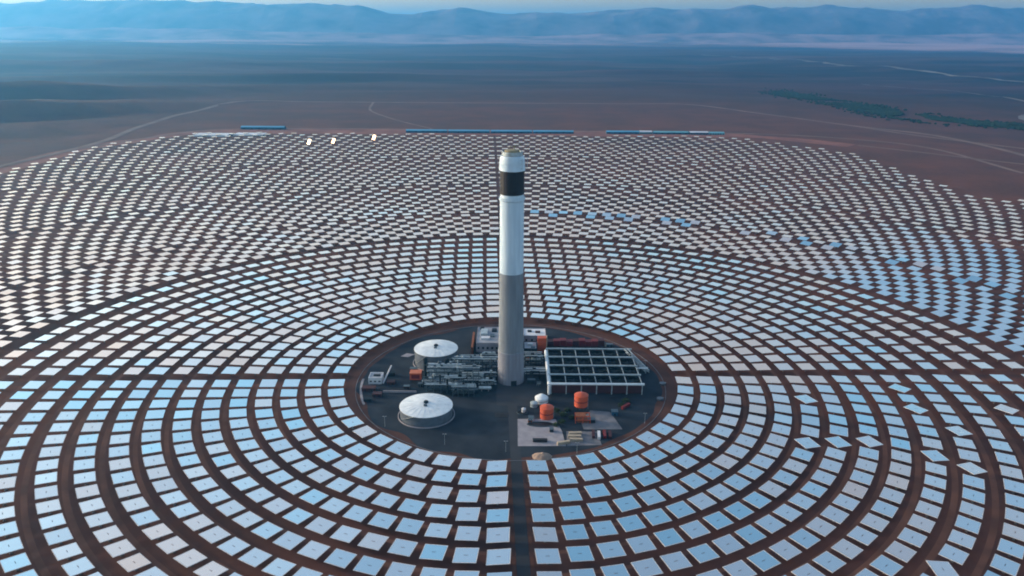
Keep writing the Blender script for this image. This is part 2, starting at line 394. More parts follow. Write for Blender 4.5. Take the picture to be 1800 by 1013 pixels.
# a band of the outer field on the right has been tipped towards the tower
for h in HH:
    if h['zone'] >= 2 and h['px'] > 925 and not h['spec']:
        azd = math.degrees(h['az'])
        if 3 < azd < 86 and 735 < h['r'] < 805 and random.random() < .74: h['spec'] = 'tipped'; h['dust_sky_tint'] = random.choice((0, 0, .3, .55)); h['tx'] += random.uniform(-5, 4)
        elif 42 < azd < 88 and h['r'] < 1000: h['ty'] += 0; h['tx'] += 5.0*sstep(42, 62, azd); h['dust_sky_tint'] *= 1-.75*sstep(42, 62, azd)  # bluer sky reflection put into the tint towards the right
order = sorted([h for h in HH if h['area'] > 0], key=lambda h: (-h['area']))
keep = set(id(h) for h in order[:300])
for h in HH:
    if h['spec'] == 'diamond' and id(h) not in keep and h['area'] > 0: keep.add(id(h))
near = [h for h in HH if id(h) in keep]; rest = [h for h in HH if id(h) not in keep]

def helio_rot(h):
    """rotation of the mirror: local x tangential, local y radial (outwards)"""
    x, y = h['x'], h['y']
    if h['spec'] == 'glint':                       # turned so that it throws the low sun at the camera
        c = (Vector((CAMX, CAMY, CAMH)) - Vector((x, y, HZ))).normalized()
        nrm = (c + (sdir + Vector((.05, .10, .06))).normalized()).normalized()
        return nrm.to_track_quat('Z', 'Y').to_matrix() @ Matrix.Rotation(rad(0), 3, 'Z')
    rz = Matrix.Rotation(-h['haz'] + rad(h['rz']), 3, 'Z')
    tx = h['tx']; ty = h['ty']
    if h['spec'] == 'tipped': tx += 10
    if h['spec'] == 'upright': tx += 78; rz = Matrix.Rotation(-h['haz'] + rad(62), 3, 'Z')
    return rz @ Matrix.Rotation(rad(tx), 3, 'X') @ Matrix.Rotation(rad(ty), 3, 'Y')

# one detailed heliostat: a mirror plate with its centre slot, frame and pedestal
def plate_mesh():
    mb = MB(); a, b, e, g_ = HW/2, HD/2, .22, .10
    # four quadrant plates that touch through thin bridges round a central slot
    sx_, sy_ = 1.6, .22
    mb.box(-a, a, sy_, b, 0, e); mb.box(-a, a, -b, -sy_, 0, e)
    mb.box(-a, -sx_, -sy_, sy_, .01, e-.01); mb.box(sx_, a, -sy_, sy_, .01, e-.01)
    return mb.mesh('mirror_panel', M['mirror'])
def frame_mesh():
    mb = MB(); mb.tube((-7.8, 0, -.7), (7.8, 0, -.7), .32, 8)
    for x in (-7.2, -4.4, -1.6, 1.6, 4.4, 7.2): mb.box(x-.12, x+.12, -7.4, 7.4, -.38, -.03)
    return mb.mesh('support_frame', M['pedestal'])
def ped_mesh():
    mb = MB(); mb.tube((0, 0, 0), (0, 0, 5.5), .42, 8, .36); mb.box(-1.0, 1.0, -1.0, 1.0, 0, .35)
    return mb.mesh('pedestal', M['pedestal'])
def drive_mesh():
    return MB().tube((0, 0, 5.4), (0, 0, 6.0), .62, 8).mesh('drive_head', M['steel_mid'])
me_plate, me_frame, me_ped, me_drive = plate_mesh(), frame_mesh(), ped_mesh(), drive_mesh()
ORD = 'first second third fourth fifth sixth seventh eighth ninth tenth eleventh twelfth thirteenth fourteenth fifteenth sixteenth seventeenth eighteenth nineteenth twentieth'.split()
TEN = ['', '', 'twenty', 'thirty', 'forty']
def ordn(n):
    if n <= 20: return ORD[n-1]
    return (TEN[n//10]+'-'+ORD[n % 10-1]) if n % 10 else {30: 'thirtieth', 40: 'fortieth'}[n]
def hlabel(h):
    side = 'left' if h['q'] in (0, 2) else 'right'
    if h['spec'] == 'diamond': start = 'heliostat turned diamond-wise,'
    else: start = 'flat heliostat,'
    ring = ordn(h['ring']+1)+' ring from the clearing,'
    if h['q'] >= 2:
        e = h['n']-h['k']; return f"{start} {ring} {ordn(e)} behind the {side} cross track"
    if h['ring'] < 5 and h['k'] < h['n']/2: return f"{start} {ring} {ordn(h['k']+1)} {side} of the paved road"
    e = h['n']-h['k']; return f"{start} {ring} {ordn(e)} in front of the {side} cross track"
def rim_mesh():
    mb = MB(); a, b, k = HW/2, HD/2, .42
    for (x0, x1, y0, y1) in ((-a-.05, a+.05, -b-.05, -b+k), (-a-.05, a+.05, b-k, b+.05), (-a-.05, -a+k, -b+k, b-k), (a-k, a+.05, -b+k, b-k)): mb.box(x0, x1, y0, y1, -.02, .26)
    return mb.mesh('edge_highlight', M['rim'])  # added pale strip imitating the brighter reflection along mirror edges
me_rim = rim_mesh()
for h in near:
    rot = helio_rot(h)
    root = thing('heliostat', (h['x'], h['y'], 0.05), hlabel(h) if h['zone'] == 1 else 'heliostat turned diamond-wise in the outer rings at the right edge', 'heliostat', 'heliostats standing in rings round the tower', rz=-h['haz'])
    link('pedestal', me_ped, root); link('drive_head', me_drive, root)
    loc = Matrix.Rotation(h['haz'], 3, 'Z') @ rot
    p = link('mirror_panel', me_plate, root, (0, 0, HZ)); p.rotation_euler = loc.to_euler(); p.color = (h['dust_sky_tint'],)*3 + (1,)
    e = link('edge_highlight', me_rim, p)
    q = link('support_frame', me_frame, root, (0, 0, HZ)); q.rotation_euler = loc.to_euler()

def pack(lst, name, label):
    n = len(lst); V = []; F = []; D = []; MI = []
    a, b, e = HW/2, HD/2, .12
    base = [(-a,-b,-e),(a,-b,-e),(a,b,-e),(-a,b,-e),(-a,-b,e),(a,-b,e),(a,b,e),(-a,b,e)]
    bf = [(0,3,2,1),(4,5,6,7),(0,1,5,4),(1,2,6,5),(2,3,7,6),(3,0,4,7)]
    for h in lst:
        R_ = helio_rot(h); o = Vector((h['x'], h['y'], HZ + (5.5 if h['spec'] in ('upright', 'glint') else 1.0 if h['spec'] == 'tipped' else 0))); k0 = len(V)
        V += [tuple(o + R_ @ Vector(p)) for p in base]; F += [tuple(i+k0 for i in q) for q in bf]; D += [h['dust_sky_tint']]*6; MI += [1, 0, 1, 1, 1, 1]
        k0 = len(V); s_ = .42; top = o.z-.2
        V += [(o.x+dx*s_, o.y+dy*s_, z) for z in (0, top) for dx, dy in ((-1,-1),(1,-1),(1,1),(-1,1))]
        F += [tuple(i+k0 for i in q) for q in bf[2:]]; D += [0]*4; MI += [1]*4
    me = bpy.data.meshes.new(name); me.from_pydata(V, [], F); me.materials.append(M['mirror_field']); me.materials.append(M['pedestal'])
    at = me.attributes.new('dust_sky_tint', 'FLOAT', 'FACE'); at.data.foreach_set('value', D); me.polygons.foreach_set('material_index', MI); me.update()
    o = link(name, me); tag(o, label, 'heliostats', None, 'stuff'); return o
pack(rest, 'distant_heliostats', 'thousands of smaller pale heliostats filling the outer rings behind and beside the tower')
print('heliostats', len(near), len(rest))

# ------------------------------------------------------------------ the tower
tw = thing('solar_tower', (0, 0, 0), 'tall round concrete tower with black receiver band rising from the centre of the clearing', 'tower')
def rings_profile(r0, r1, z0, z1, step, d=.12):
    p = []; z = z0
    while z < z1-1e-6:
        z2 = min(z+step, z1); ra = r0+(r1-r0)*(z-z0)/(z1-z0); rb = r0+(r1-r0)*(z2-z0)/(z1-z0)
        p += [(ra, z+.25), (rb, z2-.15), (rb-d, z2-.05), (rb-d, z2+.15)]; z = z2
    return [(r0, z0)] + p[:-1]
MB().lathe(rings_profile(14.2, 13.9, 0, 36, 4.5), 64).build('tower_base', M['concrete_low'], tw, smooth=True)
MB().lathe([(13.9, 36), (13.4, 36.6)]+rings_profile(13.3, 12.4, 36.6, 123, 5)+[(12.2, 123.05)], 64).build('concrete_shaft', M['concrete'], tw, smooth=True)
MB().lathe(rings_profile(12.35, 12.1, 123.1, 199, 5), 64).build('painted_shaft', M['white_paint'], tw, smooth=True)
MB().lathe([(12.1, 198.5), (13.1, 199.2), (13.2, 201.2), (12.0, 201.3), (11.4, 205.2)], 64).build('receiver_ledge', M['white_paint'], tw, smooth=True)
rec = MB(); npan = 18
rec.lathe([(11.6, 205.0), (11.6, 228.6)], 48, cap0=True, cap1=True)
o = rec.build('receiver', M['black'], tw)
for k in range(npan):
    a = 2*math.pi*k/npan; hw = math.pi/npan*.93; mb = MB()
    v = [((12.25 if ro else 11.5)*math.cos(a+q*hw), (12.25 if ro else 11.5)*math.sin(a+q*hw), z) for z in (205.4, 228.2) for ro in (0, 1) for q in (-1, 0, 1)]
    mb.add(v, [(3,4,10,9),(4,5,11,10),(0,3,9,6),(5,2,8,11),(6,9,10,7),(7,10,11,8),(0,1,4,3),(1,2,5,4)])
    mb.build('receiver_panel', M['black'], o)
MB().lathe([(11.7, 228.6), (12.9, 228.9), (13.0, 229.6), (12.8, 230), (12.8, 233), (12.65, 233.2), (12.65, 237), (12.4, 237.2), (12.3, 240.5), (11.2, 243.2), (10.4, 243.4)], 64).build('upper_shield', M['white_paint'], tw, smooth=True)
MB().lathe([(9.2, 243.0), (9.2, 243.8), (10.3, 243.9), (10.3, 247.2), (9.9, 247.3), (9.9, 245.8), (.01, 245.8)], 48).build('parapet', M['steel'], tw, smooth=True)
MB().lathe([(7.5, 245.8), (7.5, 248.2), (6.6, 248.9), (.01, 249.2)], 32).build('roof_house', M['yellow'], tw, smooth=True)
cr = MB(); cr.tube((2, 0, 249), (2, 0, 252.4), .5); cr.tube((-3, -1, 251.8), (8.5, 3, 253), .35); cr.box(1, 3, -.8, .8, 251, 252.4)
cr.build('roof_crane', M['yellow'], tw)
bk = MB()
for a in (20, 60):
    c, s_ = math.cos(rad(-a+10)), math.sin(rad(-a+10))
    for z in (232, 236, 240): bk.tube((12.4*c, 12.4*s_, z), (15*c, 15*s_, z), .22)
    bk.tube((15*c, 15*s_, 231), (15*c, 15*s_, 242), .25)
bk.build('maintenance_ladder', M['steel'], tw)
d = MB().box(-3.0, 3.0, -14.6, -12.5, 0, 5.6).build('door', M['glass'], tw, loc=(3.2, 0.1, 0.02))
rl = MB()
for k in range(40):
    a = 2*math.pi*k/40; rl.tube((13.1*math.cos(a), 13.1*math.sin(a), 201.2), (13.1*math.cos(a), 13.1*math.sin(a), 202.4), .08, 4)
    b_ = 2*math.pi*(k+1)/40; rl.tube((13.1*math.cos(a), 13.1*math.sin(a), 202.4), (13.1*math.cos(b_), 13.1*math.sin(b_), 202.4), .08, 4)
rl.build('railing', M['steel'], tw)

# ------------------------------------------------------------------ storage tanks
def tank(x, y, R_, hgt, rise, label, n=24):
    t_ = thing('storage_tank', (x, y, .05), label, 'tank')
    MB().lathe([(R_, 0), (R_, hgt*.33), (R_+.15, hgt*.335), (R_+.15, hgt*.35), (R_, hgt*.355), (R_, hgt*.66), (R_+.15, hgt*.665), (R_+.15, hgt*.68), (R_, hgt*.685), (R_, hgt)], 72).build('tank_wall', M['tank_wall'], t_, smooth=True)
    rf = MB().lathe([(R_+.5, hgt-.3), (R_+.5, hgt+.25), (R_*.6, hgt+rise*.62), (R_*.25, hgt+rise*.93), (.01, hgt+rise)], 72).build('roof', M['tank_white'], t_, smooth=True)
    rb = MB()
    for k in range(n):
        a = 2*math.pi*k/n; c, s_ = math.cos(a), math.sin(a)
        rb.tube((R_*c, R_*s_, hgt+.35), (R_*.6*c, R_*.6*s_, hgt+rise*.62+.12), .16, 4); rb.tube((R_*.6*c, R_*.6*s_, hgt+rise*.62+.12), (3*c, 3*s_, hgt+rise*.98), .14, 4)
    rb.build('roof_rib', M['tank_white'], rf)
    MB().lathe([(2.4, hgt+rise-.3), (2.4, hgt+rise+1.2), (1.6, hgt+rise+1.8), (.01, hgt+rise+1.9)], 20).build('roof_vent', M['steel_dark'], t_, smooth=True)
    pl = MB(); pl.box(-1.6, 1.6, -R_*.30, -R_*.18, hgt+rise*.9, hgt+rise*.9+1.3); pl.build('roof_valve', M['steel_mid'], t_)
    MB().lathe([(R_+1.5, 0), (R_+1.5, .9), (R_+2.4, .9), (R_+2.4, 0)], 72).build('containment_kerb', M['pad'], t_, smooth=True)
    st = MB()
    for k in range(22):
        a = rad(200+k*2.2); z = hgt*k/22; c, s_ = math.cos(a), math.sin(a)
        st.add([((R_+.1)*c, (R_+.1)*s_, z), ((R_+1.4)*c, (R_+1.4)*s_, z), ((R_+1.4)*math.cos(a+.03), (R_+1.4)*math.sin(a+.03), z+.35), ((R_+.1)*math.cos(a+.03), (R_+.1)*math.sin(a+.03), z+.35)], [(0,1,2,3)])
    st.build('stair', M['steel'], t_)
    return t_
tank(-82.9, -80.7, 25.6, 10.5, 3.2, 'low round white-roofed storage tank at the front left of the clearing')
tank(-85.0, 46.0, 24.2, 17.5, 3.0, 'taller round white-roofed storage tank behind the dark pipework')

MB().add([(x, y, .09) for x, y in slabp], [tuple(range(len(slabp)))]).build('process_pavement', M['steel_dark'])['kind'] = 'structure'
# ------------------------------------------------------------------ process steelwork between tanks and tower
def rack(x0, x1, y0, y1, levels, label, bay=8, name='pipe_rack', mf='steel_mid', pipes=4, seed=0, deck=True):
    rnd = random.Random(seed); t_ = thing(name, ((x0+x1)/2, (y0+y1)/2, .06), label, name.replace('_', ' '))
    hx, hy = (x1-x0)/2, (y1-y0)/2; nb = max(1, round(2*hx/bay)); fr = MB(); top = levels[-1]
    for i_ in range(nb+1):
        x = -hx+2*hx*i_/nb
        for y in (-hy, hy): fr.box(x-.3, x+.3, y-.3, y+.3, 0, top+.2)
        for z in levels: fr.box(x-.25, x+.25, -hy, hy, z-.3, z+.3)
    for z in levels:
        for y in (-hy, hy): fr.box(-hx, hx, y-.22, y+.22, z-.25, z+.25)
    for i_ in range(0, nb, 2):
        fr.tube((-hx+2*hx*i_/nb, -hy, 0), (-hx+2*hx*(i_+1)/nb, -hy, top), .16, 4)
    fr.build('steel_frame', M[mf], t_)
    for z in levels:
        if deck and rnd.random() < .7:
            a = rnd.uniform(-hx, 0); b_ = rnd.uniform(0.2*hx, hx); MB().box(a, b_, -hy+.4, hy-.4, z+.32, z+.45).build('grating_deck', M['steel_dark'], t_)
        for k in range(max(2, int(hx/4.5))):
            ux = rnd.uniform(-hx+1.5, hx-1.5); uy = rnd.uniform(-hy*.6, hy*.6); s1, s2, s3 = rnd.uniform(.8, 2.2), rnd.uniform(.7, 1.6), rnd.uniform(1, 2.8)
            if rnd.random() < .5: MB().box(ux-s1, ux+s1, uy-s2, uy+s2, z+.46, z+.46+s3).build('equipment_unit', M[rnd.choice(('steel_dark', 'steel_mid', 'steel', 'fan_dark'))], t_)
            else: MB().lathe([(s2, z+.46), (s2, z+.46+s3), (.01, z+.46+s3+s2*.4)], 12, ux, uy).build('drum', M[rnd.choice(('steel_dark', 'steel', 'steel_mid'))], t_, smooth=True)
        for k in range(pipes):
            y = -hy+2*hy*(k+.7)/(pipes+.4); r_ = rnd.choice((.25, .35, .5, .7))
            MB().tube((-hx-rnd.uniform(0, 3), y, z+.5+r_), (hx+rnd.uniform(0, 3), y, z+.5+r_), r_, 8).build('pipe', M[rnd.choice(('steel', 'steel_mid', 'tank_white', 'steel'))], t_)
    return t_
rack(-62, -16, 16, 24, (7, 12, 16), 'long grey steel pipe rack leading from the back tank to the tower', seed=1, pipes=4)
rack(-92, -52, 12, 19, (6, 11), 'low steel pipe rack directly in front of the taller back tank', seed=2, pipes=3)
rack(-88, -55, -4, 6, (5, 10, 15), 'multi-level steel platform right of the orange container block', seed=3, pipes=3)
rack(-52, -34, -18, 8, (6, 12, 18), 'tallest open steel frame midway between the tanks and tower', bay=6, seed=4, pipes=5)
rack(-88, -58, -32, -24, (4, 8), 'low pipe rack just behind the front left tank', seed=5, pipes=4)
rack(-34, -17, -4, 8, (5, 9), 'small steel rack beside the left foot of the tower', bay=6, seed=6, pipes=3)
rack(-60, -38, -40, -28, (4, 9), 'short pipe rack at the right shoulder of the front tank', bay=6, seed=7, pipes=3)
rack(-80, -60, 26, 34, (6, 12), 'dark pipe rack tucked against the back tank', seed=21, pipes=3, mf='steel_dark')
rack(-56, -36, 27, 36, (5, 10, 14), 'dark pipe rack behind the long grey one', seed=22, pipes=3, mf='steel_dark')
rack(-30, -18, 26, 36, (6, 12, 17), 'dark steel frame close behind the tower on its left', seed=23, pipes=3, mf='steel_dark')
rack(-92, -72, -22, -13, (5, 9), 'dark pipe rack between low front rack and orange housing', seed=24, pipes=3, mf='steel_dark')
rack(-70, -50, -22, -12, (5, 11), 'dark pipe rack left of the tall steel frame', seed=25, pipes=3, mf='steel_dark')
rack(-32, -18, -22, -12, (4, 8), 'low dark rack in front of the tower, on its left', seed=26, pipes=3, mf='steel_dark')
def vessel(x, y, z, L, r_, rz, label, m='steel'):
    t_ = thing('pressure_vessel', (x, y, .06), label, 'vessel', rz=rz); n = 16
    prof = [(.01, -L/2-r_*.5), (r_*.6, -L/2-r_*.35), (r_, -L/2), (r_, L/2), (r_*.6, L/2+r_*.35), (.01, L/2+r_*.5)]
    mb = MB().lathe(prof, n); mb.v = [(b, a, c) for (a, b, c) in [(p[0], p[2], p[1]) for p in mb.v]]; mb.v = [(p[0], p[1], p[2]+z) for p in mb.v]; mb.f = [q[::-1] for q in mb.f]
    mb.build('shell', M[m], t_, smooth=True)
    for s_ in (-.3, .3): MB().box(s_*L-.5, s_*L+.5, -r_*.8, r_*.8, 0, z-r_*.4).build('saddle', M['pad'], t_)
    MB().tube((0, 0, z+r_*.9), (0, 0, z+r_+1.4), .35).build('nozzle', M['steel_mid'], t_)
vessel(-70, -8.5, 4, 20, 2.0, 0, 'long pale horizontal vessel between the steel platform and low pipe rack')
vessel(-44, -24, 4.5, 13, 2.4, .15, 'short fat pale vessel in front of the tall steel frame')
vessel(-62, 34, 5, 16, 2.2, 1.3, 'pale vessel turned endways, right beside the taller back tank')
vessel(-27, -26, 3.4, 12, 1.8, 0, 'slim pale vessel left of the tower foot')
vessel(-27, 34, 4, 22, 2.2, 0, 'long vessel behind the pipe rack and left of the tower')
def column(x, y, r_, hgt, label, m='steel'):
    t_ = thing('process_column', (x, y, .06), label, 'column vessel')
    MB().lathe([(r_*1.1, 0), (r_*1.1, 1), (r_, 1.1), (r_, hgt), (r_*.6, hgt+r_*.5), (.01, hgt+r_*.7)], 20).build('shell', M[m], t_, smooth=True)
    MB().lathe([(r_+.1, hgt*.7), (r_+1.1, hgt*.7), (r_+1.1, hgt*.7+.2), (r_+.1, hgt*.7+.2)], 20).build('platform', M['steel_mid'], t_)
    MB().tube((r_+.6, 0, 0), (r_+.6, 0, hgt), .2, 4).build('ladder', M['steel_dark'], t_)
column(-93, 8, 2.2, 21, 'dark green-grey column standing at the left front of the back tank', 'steel_dark')
column(-78, 9, 1.7, 17, 'slim grey column before the middle of the back tank', 'steel_mid')
column(-71, 10, 1.5, 19, 'thin dark column before the right half of the back tank', 'steel_dark')
column(-57, 2, 2.3, 14, 'pale column at the left of the tall steel frame')
column(-31, -7, 2.0, 11, 'short pale column between tall frame and tower')
rv = random.Random(77)
for (x, y), wh in (((-90,2), 'right behind the orange housing'), ((-84,18), 'at the foot of the back tank, on its left'), ((-67,20), 'at the foot of the back tank, on its right'), ((-60,-17), 'in the dark rack left of the tall frame'),
        ((-58,9), 'between the back tank and the tall steel frame'), ((-50,26), 'at the left end of the rear dark rack'), ((-46,3), 'inside the tall steel frame'), ((-41,-14), 'at the front corner of the tall steel frame'),
        ((-38,12), 'between the tall frame and the long grey rack'), ((-33,27), 'behind the long grey rack near the tower'), ((-27,4), 'in the small rack at the left foot of the tower'), ((-22,14), 'closest to the tower on its left'),
        ((-74,-27), 'in the low rack behind the front tank, left one'), ((-66,-32), 'in the low rack behind the front tank, right one'), ((-49,-33), 'in the short rack at the right shoulder of the front tank'), ((-82,-14), 'in front of the orange housing, on its right')):
    hv = rv.uniform(9, 20); rr_ = rv.uniform(.55, 1.1)
    t_ = thing('vent_stack', (x, y, .06), 'thin vent stack '+wh, 'stack', 'thin vent stacks among the pipework')
    MB().lathe([(rr_*1.3, 0), (rr_*1.3, .8), (rr_, .9), (rr_, hv), (rr_*1.2, hv+.05), (rr_*1.2, hv+.5), (.01, hv+.5)], 10).build('pipe', M[rv.choice(('steel_dark', 'steel_mid', 'steel_dark', 'steel'))], t_, smooth=True)
    MB().lathe([(rr_+.05, hv*.6), (rr_+.9, hv*.6), (rr_+.9, hv*.6+.2), (rr_+.05, hv*.6+.2)], 10).build('platform', M['steel_mid'], t_)
def cabinet(x, y, sx_, sy_, h_, m, label, name='equipment_cabinet', cat='cabinet', rz=0, roof='steel_mid', doors=2, group=None):
    t_ = thing(name, (x, y, .06), label, cat, group, rz=rz)
    MB().box(-sx_/2, sx_/2, -sy_/2, sy_/2, 0, h_).build('body', M[m], t_)
    MB().box(-sx_/2-.25, sx_/2+.25, -sy_/2-.25, sy_/2+.25, h_+.003, h_+.35).build('roof', M[roof], t_)
    for k in range(doors):
        xx = -sx_/2+sx_*(k+.5)/doors; MB().box(xx-.7, xx+.7, -sy_/2-.06, -sy_/2-.003, .1, min(2.4, h_*.8)).build('door', M['glass'], t_)
    return t_
# bright orange housing and its steel legs
ot = thing('orange_housing', (-102.3, -3, .06), 'orange-red box-shaped housing standing on legs left of the pipework', 'housing')
MB().box(-6, 6, -4.5, 4.5, 3, 10.5).build('body', M['orange'], ot)
MB().box(-6.3, 6.3, -4.8, 4.8, 10.503, 10.9).build('roof', mat('orange_roof', (.55, .16, .08), .6), ot)
for a in (-5.4, 5.4):
    for b_ in (-3.9, 3.9): MB().box(a-.3, a+.3, b_-.3, b_+.3, 0, 2.997).build('leg', M['steel_dark'], ot)
MB().box(-4.5, 4.5, -4.62, -4.503, 4.5, 9).build('louvre', M['red'], ot)
rnd = random.Random(3)
spots = [(-96,-16,'grey cabinet left of the long pale vessel'),(-86,-19,'small cabinet behind the low front pipe rack'),(-50,-21,'cabinet beside the tall steel frame foot'),
         (-24,-20,'pale cabinet in the yard left of the tower foot'),(-48,14,'cabinet under the long pipe rack'),(-66,27,'dark cabinet at the right foot of the back tank'),
         (-37,-31,'low cabinet on the gravel nearest the tower road'),(-28,12,'cabinet under the rack beside the tower')]
for i_, (x, y, l) in enumerate(spots): cabinet(x, y, rnd.uniform(4, 8), rnd.uniform(3, 5), rnd.uniform(2.6, 5), ('steel_mid', 'steel', 'steel_dark', 'white_box')[i_ % 4], l)
for x, y, a_, b_, h_, m_, l in ((19, 50, 6, 5, 7, 'orange', 'upright red box close to the right flank of the tower'), (36, 98, 7, 5, 5, 'maroon', 'dark red cabinet below the pale building right of the tower'),
        (22, -6, 8, 4, 4, 'steel_dark', 'dark cabinet at the right foot of the tower'), (30, -12, 4, 4, 3, 'steel', 'pale small cabinet between tower foot and fan platform'), (-20, 48, 7, 5, 6, 'steel_mid', 'grey cabinet behind the tower on its left'),
        (-108, 22, 8, 5, 3.5, 'steel_dark', 'dark cabinet behind the orange housing'), (-110, -22, 6, 4, 3, 'maroon', 'maroon cabinet left of the orange housing, by the low wall'), (58, 80, 9, 4, 3.5, 'steel_mid', 'grey cabinet squeezed between red gallery and fan platform'),
        (104, 80, 7, 4, 3.5, 'rust', 'rust cabinet at the back right of the fan platform'), (118, 96, 8, 4, 3, 'steel_mid', 'grey cabinet at the right end of the red gallery')):
    cabinet(x, y, a_, b_, h_, m_, l)
# ------------------------------------------------------------------ turbine buildings behind the tower
def building(x0, x1, y0, y1, h_, mw, mr_, label, units=(), wins=0, name='plant_building', para=True):
    t_ = thing(name, ((x0+x1)/2, (y0+y1)/2, .06), label, 'building'); hx, hy = (x1-x0)/2, (y1-y0)/2
    MB().box(-hx, hx, -hy, hy, 0, h_).build('wall', M[mw], t_)
    rf = MB().box(-hx+.5, hx-.5, -hy+.5, hy-.5, h_+.003, h_+.25).build('roof', M[mr_], t_)
    if para:
        for (a, b_, c_, d_) in ((-hx, hx, -hy, -hy+.5), (-hx, hx, hy-.5, hy), (-hx, -hx+.5, -hy+.5, hy-.5), (hx-.5, hx, -hy+.5, hy-.5)):
            MB().box(a, b_, c_, d_, h_+.003, h_+1.0).build('parapet', M[mw], t_)
    for (ux, uy, sx_, sy_, uh, um) in units:
        MB().box(ux-sx_/2, ux+sx_/2, uy-sy_/2, uy+sy_/2, h_+.26, h_+.26+uh).build('roof_unit', M[um], t_)
    for k in range(wins):
        xx = -hx+2*hx*(k+.5)/wins; MB().box(xx-1.2, xx+1.2, -hy-.08, -hy-.003, h_*.35, h_*.6).build('window', M['glass'], t_)
    return t_
building(-41, -14, 76, 127, 11, 'lilac_wall', 'grey_roof', 'pale flat-roofed building behind and left of the tower', ((-5, 6, 8, 16, 3, 'steel'), (7, 14, 6, 8, 2, 'steel_dark'), (-3, -12, 10, 6, 2.5, 'pale_roof'), (5, -3, 5, 8, 1.5, 'steel_mid'), (-8, 20, 5, 4, 2, 'steel_dark')), 5)
building(-13, 12, 60, 110, 16, 'steel_mid', 'grey_roof', 'turbine hall mostly hidden straight behind the tower', ((0, 5, 8, 10, 2, 'steel'),), 4)
building(15, 42, 104, 129, 9, 'lilac_wall', 'pale_roof', 'pale flat building behind and right of the tower', ((4, 0, 6, 4, 1.5, 'maroon'), (-6, 3, 5, 5, 1.2, 'steel_dark')), 4)
building(15, 30, 62, 84, 10, 'steel_dark', 'grey_roof', 'dark equipment house just right of the tower', ((0, 2, 6, 6, 2, 'steel'), (3, -6, 5, 3, 1.4, 'steel_mid')), 2)
bw = thing('rust_screen_wall', (-45.5, 92, .06), 'rust-brown upright screen wall left of the pale building', 'wall')
for k in range(6): MB().box(-1.2, 1.2, -24+8*k+.05, -24+8*k+7.95, 0, 9.5).build('panel', M['rust'], bw)
# pipework right of the tower
rack(16, 34, 28, 44, (5, 10, 15), 'dark stacked pipe frame right of the tower foot', bay=6, seed=11, pipes=4, mf='steel_dark')
rack(17, 38, 4, 18, (4, 8), 'low dark pipe frame between tower and fan platform', bay=7, seed=12, pipes=3, mf='steel_dark')
vessel(28, 54, 4, 14, 2.4, 0, 'pale vessel right behind the tower, left of the fan platform')
# ------------------------------------------------------------------ air-cooled condenser
ac = thing('fan_platform', (89.5, 14, .06), 'large raised cooling platform with four rows of dark fans in pale frames', 'air-cooled condenser')
AX, AY, AZ = 47.5, 46.5, 10.6; NX, NY = 6, 4
cw, ch = 2*AX/NX, 2*AY/NY
for i_ in range(NX):
    for j in range(NY):
        cx, cy = -AX+cw*(i_+.5), -AY+ch*(j+.5)
        mb = MB(); n = 28; r_ = min(cw, ch)/2-1.0; ex, ey = cw/2-.45, ch/2-1.3
        inn = [(cx+r_*math.cos(2*math.pi*k/n), cy+(r_*1.15 if ch > cw else r_)*math.sin(2*math.pi*k/n)) for k in range(n)]
        out = []
        for k in range(n):
            c, s_ = math.cos(2*math.pi*k/n), math.sin(2*math.pi*k/n); q = min(ex/abs(c) if abs(c) > 1e-6 else 1e9, ey/abs(s_) if abs(s_) > 1e-6 else 1e9); out.append((cx+q*c, cy+q*s_))
        v = [(x, y, AZ) for x, y in inn]+[(x, y, AZ) for x, y in out]+[(x, y, AZ-2.5) for x, y in inn]
        mb.add(v, [(k, n+k, n+(k+1) % n, (k+1) % n) for k in range(n)]+[(2*n+k, k, (k+1) % n, 2*n+(k+1) % n) for k in range(n)])
        cell = mb.build('fan_cell', M['fan_dark'], ac)
        fb = MB(); fb.lathe([(1.2, AZ-1.6), (1.2, AZ-.9), (.01, AZ-.8)], 10, cx, cy)
        for k in range(6):
            a = 2*math.pi*k/6 + i_*.3+j; c, s_ = math.cos(a), math.sin(a)
            fb.add([(cx+1*c-.7*s_, cy+1*s_+.7*c, AZ-1.5), (cx+1*c+.7*s_, cy+1*s_-.7*c, AZ-1.1), (cx+(r_-.4)*c+.9*s_, cy+(r_-.4)*s_-.9*c, AZ-1.2), (cx+(r_-.4)*c-.9*s_, cy+(r_-.4)*s_+.9*c, AZ-1.5)], [(0,1,2,3)])
        fb.build('fan_blades', M['steel_dark'], cell)
        fb = MB(); fb.box(cx-ex, cx+ex, cy-.35, cy+.35, AZ+.25, AZ+.6); fb.build('fan_bridge', M['steel_dark'], cell)
for j in range(NY+1):
    y = -AY+ch*j; wd = 1.0 if j not in (0,) else 1.3
    MB().tube((-AX-2, y, AZ+1.0), (AX+2, y, AZ+1.0), wd, 8).build('steam_duct', M['tank_white'] if j == 0 else M['steel'], ac)
for i_ in range(NX+1):
    x = -AX+cw*i_; MB().box(x-.35, x+.35, -AY, AY, AZ-.4, AZ+.35).build('cross_beam', M['steel'], ac)
for i_ in range(NX+1):
    for j in range(NY+1):
        if j in (0, NY) or i_ in (0, NX): MB().box(-AX+cw*i_-.5, -AX+cw*i_+.5, -AY+ch*j-.5, -AY+ch*j+.5, 0, AZ-.45).build('leg', M['steel'], ac)
dk = MB().box(-AX, AX, -AY, AY, AZ-4.2, AZ-3.8).build('lower_deck', M['fan_dark'], ac)
br = MB()
for i_ in range(NX):
    x = -AX+cw*i_; br.tube((x, -AY, .5), (x+cw, -AY, AZ-4.3), .22, 4)
br.build('cross_bracing', M['steel_mid'], ac)
